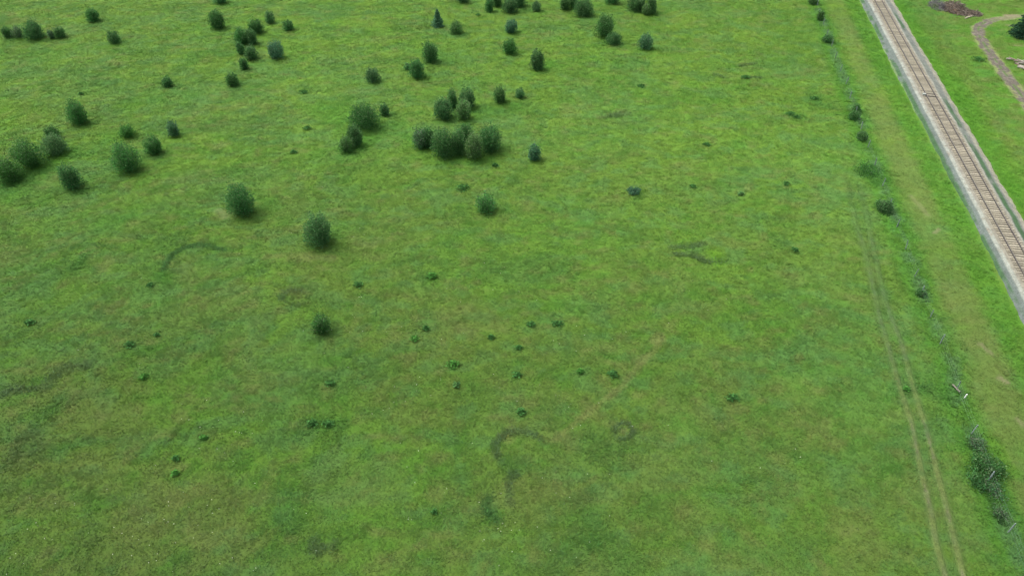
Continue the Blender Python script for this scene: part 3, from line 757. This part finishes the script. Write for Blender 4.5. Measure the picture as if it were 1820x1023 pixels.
def shrub(x, y, w, h, look, ry, label, seed):
    rng = np.random.default_rng(seed)
    z0 = float(terrain(ARE([x]), ARE([y]))[0]) - .03
    root = put('shrub', None, None, loc=(x, y, z0), label=label, cat='shrub', group='shrubs along the fence' if look in 'lt' or x > 46 else 'shrubs scattered over the meadow')
    main, pale, share, full = LOOK[look]
    big = 'big central' in label
    w *= 1.30 if big else 1.14; ry *= 1.35 if big else 1.14; h *= .90 if big else 1.0
    nb = int(9 + 5 * w + 2 * h)
    tone = ARE([rng.uniform(.84, 1.04), rng.uniform(.94, 1.08), rng.uniform(.84, 1.12)]) * rng.uniform(.84, 1.12)
    az = rng.uniform(0, 2 * math.pi, nb); r = np.sqrt(rng.uniform(.02, 1, nb)) * rng.uniform(.74, 1.10, nb)
    lop = rng.uniform(-.22, .22, 2)
    r = r * .92
    tip = np.stack([r * np.cos(az) * w * .5 + lop[0] * w * .5, r * np.sin(az) * ry * .5 + lop[1] * ry * .5,
                    h * (.30 + .70 * np.sqrt(np.clip(1.05 - r ** 2, .02, 1))) * rng.uniform(.74, 1.12, nb)], -1)
    n = int((390 * .5 * (w + ry) * h + 200) * full)
    n = min(n, 8500)
    k = rng.integers(0, nb, n)
    t = rng.uniform(.03, 1.0, n) ** .95
    bow = t ** .42
    pos = np.stack([tip[k, 0] * (.12 + .88 * bow), tip[k, 1] * (.12 + .88 * bow), tip[k, 2] * t], -1)
    jit = .05 + .042 * w
    pos += rng.normal(size=(n, 3)) * ARE([jit, jit, jit * .8])
    # most of the foliage fills a lumpy dome around the branches
    nd = int(n * .50)
    d = rng.normal(size=(nd, 3)); d[:, 2] = np.where(d[:, 2] < -.15, -d[:, 2], d[:, 2]); d /= np.linalg.norm(d, axis=1, keepdims=True)
    lob = rng.normal(size=(9 + int(2 * w), 3)); lob[:, 2] = np.abs(lob[:, 2]) * .8; lob /= np.linalg.norm(lob, axis=1, keepdims=True)
    dots = d @ lob.T
    R = .66 + .44 * np.clip(dots.max(1), 0, 1) ** 6
    R = R * rng.random(nd) ** .42
    pos[:nd] = np.stack([d[:, 0] * R * w * .5 + lop[0] * w * .3 * (d[:, 2] + .5), d[:, 1] * R * ry * .5 + lop[1] * ry * .3 * (d[:, 2] + .5), h * (.12 + .84 * d[:, 2] * R)], -1)
    pos[:nd] += rng.normal(size=(nd, 3)) * .085
    pos[:, 2] = np.maximum(pos[:, 2], .05)
    ax = np.stack([tip[k, 0] / w, tip[k, 1] / ry, np.full(n, .75)], -1) + rng.normal(size=(n, 3)) * .55
    ax[:nd] = d * .8 + ARE([0, 0, .6]) + rng.normal(size=(nd, 3)) * .6
    L = rng.uniform(.13, .27, n); Wd = L * rng.uniform(.36, .55, n)
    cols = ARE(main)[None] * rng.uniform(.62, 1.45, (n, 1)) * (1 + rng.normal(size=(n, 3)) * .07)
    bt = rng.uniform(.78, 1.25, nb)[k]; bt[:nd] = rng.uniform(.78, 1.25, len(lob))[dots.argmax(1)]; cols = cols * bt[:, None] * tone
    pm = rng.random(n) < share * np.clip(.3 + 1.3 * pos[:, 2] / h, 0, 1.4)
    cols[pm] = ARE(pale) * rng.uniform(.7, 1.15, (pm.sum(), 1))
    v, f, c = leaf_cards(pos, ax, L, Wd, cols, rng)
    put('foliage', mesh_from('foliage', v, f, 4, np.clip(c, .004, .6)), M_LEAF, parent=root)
    st = Solid()
    for q in range(0, nb, 1 if look == 't' else 2):
        p = tip[q]
        grey = (.12, .125, .095) if look == 't' else (.075, .075, .045)
        rr = .008 + .0035 * h
        st.tube([(p[0] * .06, p[1] * .06, 0), (p[0] * .62, p[1] * .62, p[2] * .32), (p[0] * .9, p[1] * .9, p[2] * .72), (p[0] * .95, p[1] * .95, p[2] * .86)], [rr, rr * .75, rr * .5, rr * .25], 4, grey)
        if look == 't':
            for _ in range(2):
                a0 = p * rng.uniform(.4, .95); d = rng.normal(size=3) * .35; d[2] = abs(d[2]) * .7
                st.tube([a0, a0 + d], [.012, .005], 3, grey)
    put('stems', st.mesh('stems'), M_BARK, parent=root)

for i, (x, y, w, h, look, ry, lab) in enumerate(SHRUBS):
    shrub(x, y, w, h, look, ry, lab, 1000 + i)

# ------------------------------------------------------------------ low broad-leaved weed clumps
for i, (x, y, w, look, lab) in enumerate(WEEDS):
    rng = np.random.default_rng(4000 + i)
    n = int(40 + 90 * w)
    r = np.minimum(np.abs(rng.normal(size=n)) * w * .26, w * .46); a = rng.uniform(0, 2 * math.pi, n)
    hh = rng.uniform(.18, .36) + .07 * w
    pos = np.stack([r * np.cos(a), r * np.sin(a) * .8, hh * rng.uniform(.25, 1, n) * (1 - .6 * (2 * r / w) ** 2) + .08], -1)
    pos[:, :2] += rng.normal(size=(n, 2)) * .06 * w
    ax = rng.normal(size=(n, 3)) * ARE([1, 1, .5]) + ARE([0, 0, .3])
    L = rng.uniform(.18, .36, n); Wd = L * rng.uniform(.4, .65, n)
    main = dict(d=(.064, .188, .044), g=(.076, .235, .040), m=(.084, .205, .058))[look]
    cols = ARE(main)[None] * rng.uniform(.7, 1.4, (n, 1))
    v, f, c = leaf_cards(pos, ax, L, Wd, cols, rng)
    z0 = float(terrain(ARE([x]), ARE([y]))[0])
    put('weed_clump', mesh_from('weed_clump', v, f, 4, c), M_WEED, loc=(x, y, z0), label=lab, cat='plant', group='weed clumps dotted over the grass')

# ------------------------------------------------------------------ conifers
def conifer(name, x, y, w, h, main, label, seed, whorls, cat):
    rng = np.random.default_rng(seed)
    z0 = float(terrain(ARE([x]), ARE([y]))[0])
    root = put(name, None, None, loc=(x, y, z0), label=label, cat=cat)
    tr = Solid(); tr.tube([(0, 0, -.1), (0.02, 0, h * .5), (0, .02, h * .97)], [.03 * h, .018 * h, .004 * h], 7, (.13, .10, .075))
    P = []; A = []; C = []; LL = []
    for wv in range(whorls):
        f = (wv + .5) / whorls
        z = h * (.05 + .92 * f)
        R = .5 * w * (1 - f) ** .8 + .06
        nbr = int(6 + 6 * (1 - f))
        for b in range(nbr):
            a = 2 * math.pi * b / nbr + rng.uniform(-.3, .3); RR = R * rng.uniform(.72, 1.12)
            d = ARE([math.cos(a), math.sin(a), 0.0])
            droop = -.28 * RR
            tr.tube([(0, 0, z), tuple(d * RR * .6 + ARE([0, 0, z + droop * .6])), tuple(d * RR + ARE([0, 0, z + droop * .75]))], [.012 * h * (1 - f) + .008, .008, .004], 3, (.13, .10, .075))
            m = int(16 + 42 * RR)
            t = rng.uniform(.12, 1.0, m)
            p = d[None] * (RR * t)[:, None] + ARE([0, 0, 1.0])[None] * (z + droop * t * .9)[:, None]
            sd = ARE([-d[1], d[0], 0]); wd = .26 * RR * (1 - .6 * t)
            p = p + sd[None] * (rng.normal(size=m) * wd)[:, None] + rng.normal(size=(m, 3)) * .04
            P.append(p); A.append(d[None] + sd[None] * rng.normal(size=(m, 1)) * .7 + ARE([0, 0, -.15]) + rng.normal(size=(m, 3)) * .25)
            C.append(ARE(main)[None] * rng.uniform(.55, 1.6, (m, 1)) * (.85 + .4 * t[:, None]))
    P = np.concatenate(P); A = np.concatenate(A); C = np.concatenate(C); n = len(P)
    L = rng.uniform(.14, .32, n) * (1.0 if w < 4 else 1.35)
    v, fc, c = leaf_cards(P, A, L, L * .42, C, rng, .12)
    put('crown', mesh_from('crown', v, fc, 4, c), M_LEAF, parent=root)
    put('trunk', tr.mesh('trunk'), M_BARK, parent=root)

conifer('spruce_tree', -15.45, 151.2, 2.9, 3.7, (.080, .190, .090), 'small blue green pointed spruce standing alone near the top of the meadow', 71, 13, 'tree')
conifer('conifer_tree', 104.1, 146.0, 7.4, 7.6, (.022, .066, .034), 'large dark conifer cut by the right edge beyond the dirt road', 72, 12, 'tree')

# ------------------------------------------------------------------ the wire fence
F0Y = 28.0
fence_root = put('wire_fence', None, None, loc=(float(F_ORG[0] + .183 * 90), 90.0, 0.0), label='thin wire fence on weathered grey posts between the meadow and the railway', cat='fence')
post_y = [24.0, 29.3, 34.8, 40.2, 45.7, 51.4, 58.1, 62.4, 66.5, 69.9, 75.4, 80.2, 84.9]
yy = 90.4
while yy < 190: post_y.append(yy); yy += 5.6
rf = np.random.default_rng(9)
tops = []
for yv in post_y:
    xv = F_ORG[0] + .183 * yv + rf.normal() * .10
    z0 = float(terrain(ARE([xv]), ARE([yv]))[0])
    hgt = 1.35 * rf.uniform(.9, 1.12); lx, ly = rf.normal(size=2) * .06
    ps_ = Solid(); g = rf.uniform(.8, 1.2)
    rad = rf.uniform(.045, .065)
    ps_.tube([(xv, yv, z0 - .2), (xv + lx * .5, yv + ly * .5, z0 + hgt * .55), (xv + lx, yv + ly, z0 + hgt - .03), (xv + lx, yv + ly, z0 + hgt)], [rad, rad * .96, rad * .9, rad * .6], 8, (.20 * g, .245 * g, .235 * g))
    o = put('post', ps_.mesh('post'), M_POST, parent=fence_root); o.location = tuple(-ARE(fence_root.location))
    tops.append((xv, yv, z0, lx, ly, hgt))
for fr in (.42, .68, .93):
    wr = Solid(); pts = []
    for a, b in zip(tops[:-1], tops[1:]):
        pa = ARE([a[0] + a[3] * fr - .06, a[1] + a[4] * fr, a[2] + a[5] * fr]); pb = ARE([b[0] + b[3] * fr - .06, b[1] + b[4] * fr, b[2] + b[5] * fr])
        for t in (0, .5):
            p = pa + (pb - pa) * t; p[2] -= .10 * math.sin(math.pi * t); pts.append(tuple(p))
    wr.tube(pts, [.0035] * len(pts), 4, (.17, .23, .19))
    o = put('wire', wr.mesh('wire'), M_RAIL, parent=fence_root); o.location = tuple(-ARE(fence_root.location))

# small white marker and a leaning weathered stake by the fence
mk = Solid(); mz = float(terrain(ARE([47.15]), ARE([50.2]))[0])
mk.box((47.2, 50.25, mz + .32), (.02, .01, .30), (.055, 0, 0), (0, .035, 0), (.80, .82, .78))
put('marker_stake', mk.mesh('marker_stake'), M_POST, label='short bright white marker stake standing right beside the wire fence', cat='marker')
pk = Solid(); pz = float(terrain(ARE([46.7]), ARE([51.3]))[0])
pk.box((46.72, 51.35, pz + .32), (.06, -.62, .10), (.08, .01, 0), (0, .01, .04), (.17, .165, .125))
put('old_plank', pk.mesh('old_plank'), M_POST, label='short weathered brown plank leaning in the grass along the wire fence', cat='plank')

# ------------------------------------------------------------------ brush heap, dead shrub, logs
def stick_heap(cx, cy, rx, ry, hh, n, seed, palette, lmin, lmax, rmin, rmax, up=.35):
    rng = np.random.default_rng(seed); so = Solid()
    for _ in range(n):
        r = math.sqrt(rng.random()); a = rng.uniform(0, 2 * math.pi)
        z = hh * (1 - r * r) * rng.uniform(.25, 1.0) + .08
        p = ARE([cx + r * rx * math.cos(a), cy + r * ry * math.sin(a), z])
        d = rng.normal(size=3); d[2] *= up; d /= np.linalg.norm(d)
        L = rng.uniform(lmin, lmax); b = rng.normal(size=3) * L * .08
        c = ARE(palette[rng.integers(len(palette))]) * rng.uniform(.6, 1.3)
        rr = rng.uniform(rmin, rmax)
        q0, q1 = p - d * L * .5, p + d * L * .5
        q0[2] = max(q0[2], .03); q1[2] = max(q1[2], .03)
        so.tube([q0, (q0 + q1) / 2 + b, q1], [rr, rr * .8, rr * .35], 4, tuple(c))
    return so
def mound(cx, cy, rx, ry, hh, seed, col):
    a = np.linspace(0, 1, 14); t = np.linspace(0, 2 * math.pi, 37)
    A, Tt = np.meshgrid(a, t)
    x = cx + A * rx * np.cos(Tt); y = cy + A * ry * np.sin(Tt)
    z = hh * (1 - A ** 2) * (.6 + .8 * fbm(x / .8, y / .8, seed, 3)) - .12
    cols = ARE(col)[None] * (.6 + .9 * fbm(x / .3, y / .3, seed + 1, 2).ravel()[:, None])
    return mesh_from('mound', np.stack([x.ravel(), y.ravel(), z.ravel()], -1), grid_faces(14, 37), 4, cols, True)
bz0 = float(terrain(ARE([97.0]), ARE([161.0]))[0])
bp_ = put('brush_pile', None, None, loc=(97.0, 160.5, bz0), label='heap of brown cut branches and twigs on the grass beyond the railway', cat='brush pile')
browns = [(.20, .165, .13), (.14, .12, .095), (.30, .26, .21), (.075, .062, .05), (.18, .145, .12)]
put('litter', mound(0, .5, 2.7, 3.6, .9, 81, (.13, .095, .065)), M_EARTH, parent=bp_)
put('litter', mound(2.2, -2.0, 2.4, 1.5, .55, 83, (.13, .09, .06)), M_EARTH, parent=bp_)
put('branches', stick_heap(0, .5, 2.6, 3.8, 1.7, 420, 82, browns, .7, 2.2, .02, .06).mesh('branches'), M_BARK, parent=bp_)
put('branches', stick_heap(2.1, -2.2, 2.6, 1.5, .8, 260, 84, browns, .5, 1.5, .02, .055).mesh('branches'), M_BARK, parent=bp_)
ds_ = put('dead_shrub', stick_heap(0, 0, 1.5, 2.6, 1.7, 300, 85, [(.17, .165, .175), (.22, .21, .21), (.13, .12, .14)], .6, 1.7, .012, .035, 1.2).mesh('dead_shrub'), M_BARK,
          loc=(93.6, 162.6, bz0), label='grey leafless twiggy shrub at the left end of the brown brush pile', cat='dead shrub')
lg = Solid(); lz = float(terrain(ARE([98.0]), ARE([156.3]))[0])
lg.tube([(96.7, 155.7, lz + .12), (97.4, 156.1, lz + .15), (98.6, 156.8, lz + .14), (99.7, 157.2, lz + .10)], [.16, .15, .11, .06], 8, (.46, .42, .30))
put('fallen_log', lg.mesh('fallen_log'), M_BARK, label='pale bare log lying in front of the brown brush pile', cat='log')
rw_ = np.random.default_rng(37)
for i in range(20):
    cx = 94.9 + rw_.uniform(0, 2.9); cy = 131.6 + rw_.uniform(-2.0, 2.4) - .35 * (cx - 96)
    lay = i % 3; zz = float(terrain(ARE([cx]), ARE([cy]))[0]) + .12 + .19 * lay
    a = math.radians(-38 + rw_.normal() * 24); Ln = rw_.uniform(1.0, 1.9); r = rw_.uniform(.10, .17)
    d = ARE([math.cos(a), math.sin(a), rw_.normal() * .05])
    body = Solid(); g = rw_.uniform(.75, 1.15)
    tone = (.36 * g, .33 * g, .285 * g) if rw_.random() < .7 else (.24 * g, .19 * g, .16 * g)
    body.tube([-d * Ln * .5, -d * Ln * .15 + ARE([0, 0, .02]), d * Ln * .5], [r, r * .95, r * .85], 8, tone)
    lo = put('log', body.mesh('log'), M_BARK, loc=(cx, cy, zz), label='grey cut log in the loose heap right of the dirt road', cat='log', group='logs heaped right of the dirt road')

# ------------------------------------------------------------------ meadow grass: tufts of blades over everything the picture can see
def in_view(x, y, margin):
    ct, st_ = math.cos(math.radians(40.8)), math.sin(math.radians(40.8))
    d = y * ct + CAM_H * st_
    return np.abs(x) < d * .70 + margin
def grass(n, seed):
    rng = np.random.default_rng(seed)
    y = 12 + (196 - 12) * rng.random(n * 2) ** 1.10
    x = rng.uniform(-138, 138, n * 2)
    m = in_view(x, y, 26.0)
    x = x[m]; y = y[m]
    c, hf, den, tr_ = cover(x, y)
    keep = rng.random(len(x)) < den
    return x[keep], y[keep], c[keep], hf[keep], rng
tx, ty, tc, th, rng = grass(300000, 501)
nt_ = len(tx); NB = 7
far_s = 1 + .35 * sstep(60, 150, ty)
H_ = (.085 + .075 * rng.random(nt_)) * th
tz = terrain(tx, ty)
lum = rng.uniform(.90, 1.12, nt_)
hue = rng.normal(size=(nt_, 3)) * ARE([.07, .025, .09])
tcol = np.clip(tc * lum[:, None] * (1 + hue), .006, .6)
bx_ = np.repeat(tx, NB); by_ = np.repeat(ty, NB); bz_ = np.repeat(tz, NB)
a = rng.uniform(0, 2 * math.pi, nt_ * NB); sp = .27 * np.sqrt(rng.random(nt_ * NB)) * np.repeat(far_s, NB)
bx_ = bx_ + sp * np.cos(a); by_ = by_ + sp * np.sin(a)
Hb = np.repeat(H_, NB) * rng.uniform(.55, 1.2, nt_ * NB)
la = a + rng.normal(size=nt_ * NB) * .6; lean = Hb * rng.uniform(.8, 2.1, nt_ * NB)
wa = la + math.pi / 2 + rng.normal(size=nt_ * NB) * .45; wb = rng.uniform(.035, .070, nt_ * NB) * np.repeat(far_s, NB)
V = np.empty((nt_ * NB, 3, 3), dtype=np.float32)
V[:, 0] = np.stack([bx_ - wb * np.cos(wa), by_ - wb * np.sin(wa), bz_ - .03], -1)
V[:, 1] = np.stack([bx_ + wb * np.cos(wa), by_ + wb * np.sin(wa), bz_ - .03], -1)
V[:, 2] = np.stack([bx_ + lean * np.cos(la), by_ + lean * np.sin(la), bz_ + Hb], -1)
bcol = np.repeat(tcol * 1.0, NB, axis=0) * rng.uniform(.95, 1.06, (nt_ * NB, 1))
put('meadow_grass', mesh_from('meadow_grass', V.reshape(-1, 3), np.arange(nt_ * NB * 3), 3, np.repeat(bcol, 3, axis=0)), M_GRASS, kind='stuff')

# rank dark grass standing along the rings and arcs
rng = np.random.default_rng(551)
GX_, GY_, GC_, GH_ = [], [], [], []
for pts, hw, kind, s_ in PATCHES:
    if kind not in 'kr' or hw > 1.0:
        continue
    p = ARE(pts); seg = np.hypot(*np.diff(p, axis=0).T); t = np.concatenate([[0], np.cumsum(seg)])
    n = int(t[-1] * hw * 2 * 62 * s_) + 6
    q = rng.random(n) * t[-1]
    q = q[rng.random(n) < sstep(.30, .62, fbm(q / .9 + p[0, 0], q * 0 + p[0, 1], 95, 2))]
    n = len(q)
    GX_.append(np.interp(q, t, p[:, 0]) + rng.normal(size=n) * (hw * .40 + .05)); GY_.append(np.interp(q, t, p[:, 1]) + rng.normal(size=n) * (hw * .40 + .05))
    GC_.append(ARE(PAL[KIND[kind]])[None] * rng.uniform(.75, 1.5, (n, 1)) * ARE([1.35, 1.5, 1.15])); GH_.append(rng.uniform(.12, .28, n))
gx_, gy_, gh_ = np.concatenate(GX_), np.concatenate(GY_), np.concatenate(GH_); gcol_ = np.concatenate(GC_); n = len(gx_)
a = rng.uniform(0, 2 * math.pi, n); gz_ = terrain(gx_, gy_); ln = gh_ * rng.uniform(.3, 1.1, n); wb = rng.uniform(.03, .055, n)
V = np.empty((n, 3, 3), dtype=np.float32)
V[:, 0] = np.stack([gx_ - wb * np.sin(a), gy_ + wb * np.cos(a), gz_ - .02], -1)
V[:, 1] = np.stack([gx_ + wb * np.sin(a), gy_ - wb * np.cos(a), gz_ - .02], -1)
V[:, 2] = np.stack([gx_ + ln * np.cos(a), gy_ + ln * np.sin(a), gz_ + gh_], -1)
put('rank_grass', mesh_from('rank_grass', V.reshape(-1, 3), np.arange(n * 3), 3, np.repeat(gcol_, 3, axis=0)), M_GRASS, kind='stuff')

# pale flower heads sprinkled through the near grass
rng = np.random.default_rng(601)
fx = rng.uniform(-50, 45, 2600); fy = rng.uniform(26, 95, 2600)
keep = rng.random(2600) < sstep(.48, .66, fbm(fx / 6.0, fy / 6.0, 91, 3)) * sstep(40, -30, fx) * sstep(95, 40, fy)
fx = fx[keep]; fy = fy[keep]; n = len(fx)
v, f, c = leaf_cards(np.stack([fx, fy, terrain(fx, fy) + .34], -1), rng.normal(size=(n, 3)) * ARE([1, 1, .15]), np.full(n, .085), np.full(n, .085), np.tile(ARE([.62, .64, .50]), (n, 1)), rng)
put('wildflowers', mesh_from('wildflowers', v, f, 4, c), M_LEAF, kind='stuff')
print('tufts', nt_, 'flowers', n)
